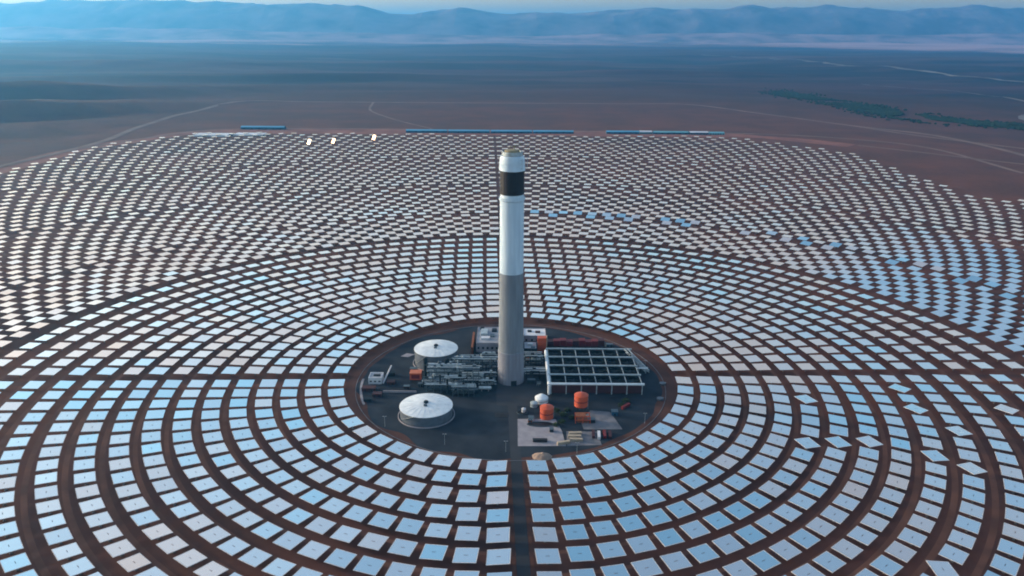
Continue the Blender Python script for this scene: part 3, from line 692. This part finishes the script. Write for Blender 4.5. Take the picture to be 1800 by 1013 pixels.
for i_ in range(NX): MB().box(-AX+cw*i_+.6, -AX+cw*(i_+1)-.6, -AY-.25, -AY+.15, 1.2, AZ-.5).build('wind_screen', M['maroon'], ac)  # dark maroon here takes in the shadow below the platform
# main duct down the left side
MB().tube((-AX-2.2, AY-4, AZ-.2), (-AX-2.2, -AY-1, AZ-.2), 1.7, 12).build('main_duct', M['tank_white'], ac)
MB().tube((-AX-2.2, -AY-1, AZ-.2), (-AX-2.2, -AY-1, .3), 1.5, 12).build('duct_riser', M['tank_white'], ac)
# slanting access gantry on the right
tg = thing('access_gantry', (140, 26, .06), 'white slanting truss gantry at the right end of the fan platform', 'gantry')
for (a, b_) in (((-10, 34, 10.5), (9, -6, 1.5)), ((-6, 34, 10.5), (13, -6, 1.5)), ((-10, 34, 12.5), (9, -6, 3.5)), ((-6, 34, 12.5), (13, -6, 3.5))):
    MB().tube(a, b_, .55, 6).build('chord', M['steel'], tg)
lat = MB()
for k in range(10):
    f0, f1 = k/10, (k+1)/10; p = lambda f_, ox, oz: (-10+19*f_+ox, 34-40*f_, 10.5-9*f_+oz)
    lat.tube(p(f0, 0, 0), p(f1, 4, 0), .2, 4); lat.tube(p(f0, 0, 2), p(f1, 0, 0), .2, 4); lat.tube(p(f0, 0, 0), p(f0, 4, 0), .2, 4); lat.tube(p(f0, 4, 0), p(f0, 4, 2), .2, 4)
lat.build('lattice', M['steel'], tg)
for (x, y, z) in ((-4, 22, 7.4), (4, 6, 4)): MB().box(x-.4, x+.4, y-.4, y+.4, 0, z).build('leg', M['steel'], tg)
tg2 = thing('access_gantry', (138.5, 20, .06), 'short white walkway running out from the right side of the fan platform', 'gantry')
MB().box(-1, 13, -1, 1, 6, 6.5).build('walkway', M['tank_white'], tg2)
MB().tube((-1, 0, 7.6), (13, 0, 7.6), .25).build('handrail', M['steel'], tg2)
for x in (3, 11): MB().box(x-.4, x+.4, -.4, .4, 0, 5.997).build('leg', M['steel'], tg2)
# red steelwork behind the platform
rs = thing('red_pipe_gallery', (77, 92, .06), 'long dark red gallery stretching behind the fan platform', 'gallery')
for k in range(9):
    x = -34+68*k/9; MB().box(x+.1, x+68/9-.1, -4, 4, 3, 9+(k % 3)*.8).build('cladding_panel', M['red'] if k % 4 else M['maroon'], rs)
for k in range(10): MB().box(-34+68*k/9-.3, -34+68*k/9+.3, -3.4, 3.4, 0, 2.997).build('leg', M['steel_dark'], rs)
ro = thing('red_stair_tower', (36, 78, .06), 'bright orange-red tower block at the back left corner of the fan platform', 'stair tower')
for k in range(4): MB().box(-5, 5, -4, 4, 4.6*k+.02, 4.6*k+4.3).build('storey', M['orange'], ro)
MB().box(5.05, 6.2, -3, 3, 0, 20).build('rail_column', M['beige'], ro)
MB().box(-5.2, 5.2, -4.2, 4.2, 18.42, 18.8).build('roof', M['orange'], ro)
# ------------------------------------------------------------------ front right yard
def slab(name, pts, z, m): 
    mb = MB(); n = len(pts); mb.add([(x, y, 0.0) for x, y in pts]+[(x, y, z) for x, y in pts], [tuple(range(n, 2*n))]+[(k, (k+1) % n, n+(k+1) % n, n+k) for k in range(n)])
    o = mb.build(name, m); o['kind'] = 'structure'; return o
slab('concrete_pavement', [(7, -140), (51, -139), (49, -112), (44, -88), (7, -88)], .25, M['pad'])
slab('concrete_pavement', [(70, -108), (107, -107), (99, -72), (80, -69), (68, -90)], .25, M['pad_dark'])
slab('concrete_pavement', [(52, -139), (84, -137), (82, -112), (53, -112)], .22, M['pad_dark'])
def drum_tank(x, y, r_, h_, m, label, legs=False, z0=0, dome=.35, band='red'):
    t_ = thing('small_tank', (x, y, .25), label, 'tank')
    z0 = 4.0 if legs else z0
    MB().lathe([(r_, z0), (r_, z0+h_)], 28, cap0=True).build('shell', M[m], t_, smooth=True)
    MB().lathe([(r_+.25, z0+h_-.2), (r_+.25, z0+h_+.1), (r_*.5, z0+h_+r_*dome*.8), (.01, z0+h_+r_*dome)], 28).build('roof', M[m], t_, smooth=True)
    MB().lathe([(r_+.05, z0+h_*.45), (r_+.2, z0+h_*.46), (r_+.2, z0+h_*.54), (r_+.05, z0+h_*.55)], 28).build('band', M[band], t_, smooth=True)
    MB().tube((r_+.3, 0, 0), (r_+.3, 0, z0+h_+1), .2, 4).build('ladder', M['steel'], t_)
    if legs:
        for k in range(4):
            a = rad(45+90*k); MB().tube((r_*.8*math.cos(a), r_*.8*math.sin(a), 0), (r_*.8*math.cos(a), r_*.8*math.sin(a), z0), .35).build('leg', M['steel_dark'], t_)
drum_tank(35.5, -84, 6.6, 11, 'orange', 'red-orange round tank beside the dark basin, left of the pair')
drum_tank(70.5, -66, 6.8, 11.5, 'orange', 'brighter orange round tank standing on legs, nearest the fan platform', legs=True)
drum_tank(31.5, -51, 6.6, 5, 'tank_white', 'pale grey domed tank in front of the tower', dome=.5, band='steel_mid')
drum_tank(23.5, -61, 3.6, 4, 'steel', 'small grey tank left of the domed tank', dome=.4, band='steel_mid')
drum_tank(13.0, -73, 2.0, 3.4, 'white_box', 'tiny white tank in a dark basin beside the road', dome=.5, band='steel_dark')
def basin(x, y, rx, ry, label):
    t_ = thing('dark_basin', (x, y, .27), label, 'basin')
    for nm, (k0, k1, z0, z1), m in (('rim', (1.0, 1.06, 0, .7), 'steel_mid'),):
        n = 36; v = []
        for (k_, z) in ((k0, z0), (k0, z1), (k1, z1), (k1, z0)):
            v += [(rx*k_*math.cos(2*math.pi*k/n), ry*k_*math.sin(2*math.pi*k/n), z) for k in range(n)]
        MB().add(v, [(i_*n+k, i_*n+(k+1) % n, (i_+1)*n+(k+1) % n, (i_+1)*n+k) for i_ in range(3) for k in range(n)]).build(nm, M[m], t_)
    n = 36; MB().add([(rx*math.cos(2*math.pi*k/n), ry*math.sin(2*math.pi*k/n), .15) for k in range(n)], [tuple(range(n))]).build('liner', M['black'], t_)
basin(29, -99, 12.5, 4.6, 'wide dark oval basin on the pale pavement below the red-orange tank')
basin(11.5, -75, 5.0, 4.2, 'round dark basin holding the tiny white tank')
cabinet(27.5, -131, 13, 3.5, 2.0, 'black', 'long low black cabinet near the front edge of pale pavement', roof='black', doors=0)
cabinet(39, -112, 3.5, 4, 3, 'steel_dark', 'small dark cabinet in the middle of the pale pavement', doors=1)
cabinet(20, -90, 5, 5, 3.4, 'white_box', 'white cabinet at the left end of the oval basin', doors=1)
cabinet(19, -94.5, 4, 2.6, 2.8, 'rust', 'small rust-red cabinet left of the oval basin', doors=1)
rr = thing('red_pump_frame', (70, -92, .1), 'reddish open pump frame between the two concrete pavements', 'pump frame')
for x in (-7, 0, 7):
    for y in (-4, 4): MB().box(x-.35, x+.35, y-.35, y+.35, 0, 7).build('post', M['orange'], rr)
for z in (3.5, 7.2):
    for y in (-4, 4): MB().box(-7.3, 7.3, y-.3, y+.3, z-.25, z+.25).build('beam', M['orange'], rr)
MB().box(-5, 5, -3, 3, .2, 3).build('pump', M['rust'], rr)
MB().box(-7, 3, -4, 4, 7.5, 7.8).build('roof', M['rust'], rr)
cabinet(79, -93, 6, 5, 3.5, 'steel_dark', 'dark cabinet right of the red pump frame', doors=1)
cabinet(103, -77, 6, 6, 4, 'blue_wall', 'deep blue cabinet at the corner of the right pavement', doors=1)
def container(x, y, rz, m, label):
    t_ = thing('shipping_container', (x, y, .25), label, 'container', 'shipping containers on the front yard', rz=rz)
    MB().box(-6.1, 6.1, -1.3, 1.3, 0, 2.7).build('body', M[m], t_)
    rb = MB()
    for k in range(13): rb.box(-5.9+k*.96, -5.5+k*.96, -1.36, -1.303, .2, 2.5); rb.box(-5.9+k*.96, -5.5+k*.96, 1.303, 1.36, .2, 2.5)
    rb.build('corrugation', M[m], t_)
    MB().box(6.103, 6.2, -1.2, 1.2, .1, 2.6).build('door', M['steel_mid'], t_)
for a in ((61, -118, .05, 'beige', 'beige container, rearmost of the beige group'), (60, -124, .0, 'beige', 'beige container in the middle of the beige group'), (61, -130, -.04, 'beige', 'beige container nearest the road at front of the beige group'),
          (49, -135.5, .3, 'beige', 'single beige container slanted at the pavement corner'), (78, -119, 1.5, 'maroon', 'maroon container set endways left of the pink-white one'),
          (83, -121, 1.5, 'white_box', 'white container between two dark red containers'), (88.5, -119, 1.52, 'red', 'bright red container, third from the left of the endways row'),
          (93.5, -120, 1.5, 'maroon', 'maroon container at the right end of the endways row'), (116, -62, .8, 'red', 'lone red container beside the bush right of the pavement')):
    container(*a)
# sand pile
n = 28; v = [(0, 0, 3.2)]; f = []
for i_, (rr_, z) in enumerate(((3, 2.8), (6, 1.7), (8.2, .5), (9.2, 0))):
    for k in range(n):
        a = 2*math.pi*k/n; q = 1+.14*noise.noise(Vector((math.cos(a)*2, math.sin(a)*2, i_*.6))); v.append((rr_*q*math.cos(a), rr_*.8*q*math.sin(a), z*(1+.3*noise.noise(Vector((math.cos(a)*3, math.sin(a)*3, 5)))))) 
f = [(0, 1+k, 1+(k+1) % n) for k in range(n)] + [(1+i_*n+k, 1+(i_+1)*n+k, 1+(i_+1)*n+(k+1) % n, 1+i_*n+(k+1) % n) for i_ in range(3) for k in range(n)]
o = MB().add(v, f).build('sand_pile', M['sand'], loc=(28.5, -158, .06), smooth=True); tag(o, 'low beige sand pile at the front edge of the clearing beside the road', 'sand pile')
# bushes
def bush(x, y, r_, h_, label, name='bush', seed=0):
    t_ = thing(name, (x, y, .1), label, 'bush', 'bushes in the front yard'); rn = random.Random(seed); mb = MB()
    for k in range(150):
        while True:
            p = Vector((rn.uniform(-1, 1), rn.uniform(-1, 1), rn.uniform(0, 1)))
            if p.length < 1: break
        q = Vector((p.x*r_, p.y*r_, .4+p.z*h_)); s_ = rn.uniform(.35, .8); e = Matrix.Rotation(rn.uniform(0, 6.3), 3, 'Z') @ Matrix.Rotation(rn.uniform(-1.2, 1.2), 3, 'X')
        mb.add([q + e @ Vector(c)*s_ for c in ((-1, -.6, 0), (1, -.6, .2), (.9, .7, 0), (-.8, .6, .2))], [(0,1,2,3)])
    mb.build('crown', M['leaf'], t_); tk = MB()
    for k in range(4): tk.tube((0, 0, 0), (rn.uniform(-.5, .5)*r_, rn.uniform(-.5, .5)*r_, h_*.7), .16, 5, .05)
    tk.build('trunk', M['trunk'], t_)
for i_, (x, y, r_, h_, l) in enumerate(((46, -72, 4, 3.4, 'dark green bush right of the red-orange tank'), (52, -80, 4.6, 3.5, 'largest bush between the two orange tanks'), (50, -95, 4, 3.2, 'bush at the right end of the oval basin'),
        (57, -70, 3.5, 3, 'bush left of the brighter orange tank'), (44, -101, 3.4, 3, 'lowest bush overlapping the pale pavement'), (60, -86, 3.4, 3, 'bush left of the red pump frame'), (118, -50, 5, 4, 'big bush near the right end below the fan platform'), (112, -58, 3.6, 3, 'bush beside the lone red container'))):
    bush(x, y, r_, h_, l, seed=i_)
# two round manhole-like tanks at the right
for x, y, l in ((163, -8, 'low grey round tank near the right rim, the farther one'), (154, -44, 'low grey round tank near the right rim, the nearer one')): drum_tank(x, y, 3.2, 1.6, 'tank_wall', l, dome=.1, band='steel_mid')
# left side of the clearing
building(-152, -138, -12, 2, 6.5, 'pale_roof', 'grey_roof', 'small white flat-roofed building at the left rim of the clearing', ((1, 0, 7, 4, .9, 'steel_dark'),), 3)
cv = thing('white_conveyor', (-135, 2, .06), 'thin white inclined conveyor beside the small white building', 'conveyor')
MB().tube((-1.5, -14, 1), (3.5, 14, 9), .8, 6).build('boom', M['white_box'], cv); MB().box(2.6, 3.4, 9.6, 10.4, 0, 7.6).build('leg', M['steel_mid'], cv)
cabinet(-149, -27, 14, 7, 3.6, 'maroon', 'wide maroon shed below the small white building', 'maroon_shed', 'shed', roof='maroon')
cabinet(-138, -40, 9, 6, 3.2, 'maroon', 'smaller maroon shed nearer the front tank', 'maroon_shed', 'shed', roof='maroon')
cabinet(-146, -52, 8, 4, 3.0, 'steel_dark', 'dark shed, lowest of those at the left rim', 'maroon_shed', 'shed', roof='steel_dark')
cabinet(-132, 10, 9, 6, 4.0, 'steel_dark', 'dark shed behind the white conveyor', 'dark_shed', 'shed', roof='steel_dark')
cabinet(-128, -12, 8, 6, 3.6, 'maroon', 'dark maroon shed between conveyor and orange housing', 'maroon_shed', 'shed', roof='maroon')
lw = thing('low_wall', (-116, -32, .06), 'long low pale wall running toward the front left tank', 'wall')
for k in range(7): MB().box(-17.5+5*k+.05, -17.5+5*k+4.95, -.5, .5, 0, 2.2).build('panel', M['pad'], lw)
arc = [(161*math.cos(rad(a)), 161*math.sin(rad(a))) for a in range(180, 204, 2)]
kb = MB()
for i_ in range(len(arc)-1):
    (xa, ya), (xb, yb) = arc[i_], arc[i_+1]; ka, kc = .985, 1.0
    kb.add([(xa*ka, ya*ka, 0), (xb*ka, yb*ka, 0), (xb, yb, 0), (xa, ya, 0), (xa*ka, ya*ka, .5), (xb*ka, yb*ka, .5), (xb, yb, .5), (xa, ya, .5)], [(4,5,6,7), (0,1,5,4), (1,2,6,5), (2,3,7,6), (3,0,4,7)])
o = kb.build('kerb', M['pad']); o['kind'] = 'structure'
# yard marks
for (x, y, sx_, sy_, l) in ((-9, -80, 13, 9, ''),):
    o = MB().box(x-sx_/2, x+sx_/2, y-sy_/2, y+sy_/2, .02, .14).build('drain_cover', M['black']); tag(o, 'dark rectangular drain cover set in the yard in front of tower', 'drain cover')
slab('concrete_pavement', [(-128, 62), (-119, 60), (-112, 68), (-122, 71)], .2, M['pad'])
# lamp posts round the yard
LP = [(-4, -150, 'lamp post left of the road near the front rim'), (-60, -138, 'lamp post at the front left rim, below the low tank'), (60, -152, 'lamp post at the front rim below the beige containers'), (130, -95, 'lamp post at the right front rim'), (-120, -105, 'lamp post left of the low tank'), (150, 30, 'lamp post at the right rim behind the gantry')]
for x, y, l in LP:
    t_ = thing('lamp_post', (x, y, .06), l, 'lamp post'); MB().tube((0, 0, 0), (0, 0, 11), .16, 6, .1).build('pole', M['steel'], t_)
    MB().tube((-1.2, 0, 11), (1.2, 0, 11), .1, 5).build('arm', M['steel'], t_)
    for s_ in (-1.3, 1.3): MB().box(s_-.45, s_+.45, -.2, .2, 10.9, 11.1).build('lamp_head', M['white_box'], t_)

# ------------------------------------------------------------------ sheds beyond the far edge of the field
def shed(x0, x1, y, dp, h_, mr_, mw, label, bays=6):
    t_ = thing('long_shed', ((x0+x1)/2, y, .1), label, 'shed', rz=0); hx = (x1-x0)/2
    MB().add([(-hx, -dp/2, 0), (hx, -dp/2, 0), (hx, dp/2, 0), (-hx, dp/2, 0), (-hx, -dp/2, h_), (hx, -dp/2, h_), (hx, dp/2, h_), (-hx, dp/2, h_), (-hx, 0, h_+3.4), (hx, 0, h_+3.4)],
             [(0,1,5,4), (1,2,6,9,5), (2,3,7,6), (3,0,4,8,7)]).build('wall', M[mw], t_)
    MB().add([(-hx-.6, -dp/2-.8, h_-.1), (hx+.6, -dp/2-.8, h_-.1), (hx+.6, 0, h_+3.6), (-hx-.6, 0, h_+3.6), (hx+.6, dp/2+.8, h_-.1), (-hx-.6, dp/2+.8, h_-.1),
              (-hx-.6, -dp/2-.8, h_-.4), (hx+.6, -dp/2-.8, h_-.4)], [(0,1,2,3), (3,2,4,5), (6,7,1,0)]).build('roof', M[mr_], t_)
    for k in range(bays):
        xx = -hx+2*hx*(k+.5)/bays; MB().box(xx-2.2, xx+2.2, -dp/2-.2, -dp/2-.02, 0, 4.6).build('door', M['glass'], t_)
    return t_
B = [(-383, -236, 2062, 24, 7, 'blue_roof', 'blue_wall', 'leftmost bay of the long blue-roofed shed row behind the tower'),
     (-231, -84, 2062, 24, 7, 'blue_roof', 'blue_wall', 'second from left in the long blue-roofed shed row'),
     (-79, 68, 2062, 24, 7, 'blue_roof', 'blue_wall', 'blue-roofed shed of the long row directly behind the tower top'),
     (73, 217, 2062, 24, 7, 'blue_roof', 'blue_wall', 'rightmost shed of the long blue-roofed row'),
     (-994, -835, 2122, 26, 8, 'blue_roof', 'blue_wall', 'separate dark blue shed at the far left corner of the field'),
     (336, 452, 2066, 24, 7, 'blue_roof', 'blue_wall', 'dull blue shed right of the long row'),
     (456, 500, 2070, 22, 7, 'pale_roof', 'teal_roof', 'short white-roofed shed among the teal sheds'),
     (504, 630, 2066, 24, 6.5, 'teal_roof', 'blue_wall', 'teal-roofed shed between two white roofs'),
     (634, 700, 2062, 22, 7, 'pale_roof', 'blue_wall', 'white-roofed shed near the right end'),
     (704, 757, 2060, 22, 6, 'teal_roof', 'teal_roof', 'teal shed at the far right end of the row')]
for b_ in B: shed(*b_)
o = MB().box(-1090, -975, 1905, 1965, .1, 5.2).build('white_canopy', M['pale_roof']); tag(o, 'flat white canopy at the far left edge of the field', 'canopy')
o = MB().box(-962, -860, 1935, 1985, .1, 4.6).build('white_canopy', M['pale_roof']); tag(o, 'smaller flat white canopy in front of the separate blue shed', 'canopy')

# ------------------------------------------------------------------ far vegetation in the valley
rn = random.Random(5); path = smoothline([(1640, 4100), (1640, 3600), (1700, 3050), (1720, 2720), (1850, 2500), (2050, 2320), (2300, 2150), (2600, 2000)], 14)
mb = MB()
for k in range(7500):
    q = path[min(int(rn.random()**.9*len(path)), len(path)-1)]; wd = 105 if q[1] > 2600 else 60
    x = q[0]+rn.gauss(0, wd*.55); y = q[1]+rn.gauss(0, wd)
    if noise.noise(Vector((x*.006, y*.004, 2))) < -.22: continue
    s_ = rn.uniform(5, 11); z = terr(x, y); hgt = rn.uniform(4, 9); n = 6; a0 = rn.random()*6
    v = [(x+s_*.7*math.cos(a0+k2*math.pi/3), y+s_*.7*math.sin(a0+k2*math.pi/3), z+hgt*.1) for k2 in range(6)]+[(x+s_*math.cos(a0+k2*math.pi/3+.4)*rn.uniform(.7, 1), y+s_*math.sin(a0+k2*math.pi/3+.4)*rn.uniform(.7, 1), z+hgt*.6) for k2 in range(6)]+[(x+rn.uniform(-1, 1), y, z+hgt)]
    mb.add(v, [(k2, (k2+1) % 6, 6+(k2+1) % 6, 6+k2) for k2 in range(6)]+[(6+k2, 6+(k2+1) % 6, 12) for k2 in range(6)])
o = mb.build('valley_trees', M['leaf_far']); tag(o, 'dark green belt of trees along the valley beyond the right of the field', 'trees', None, 'stuff')
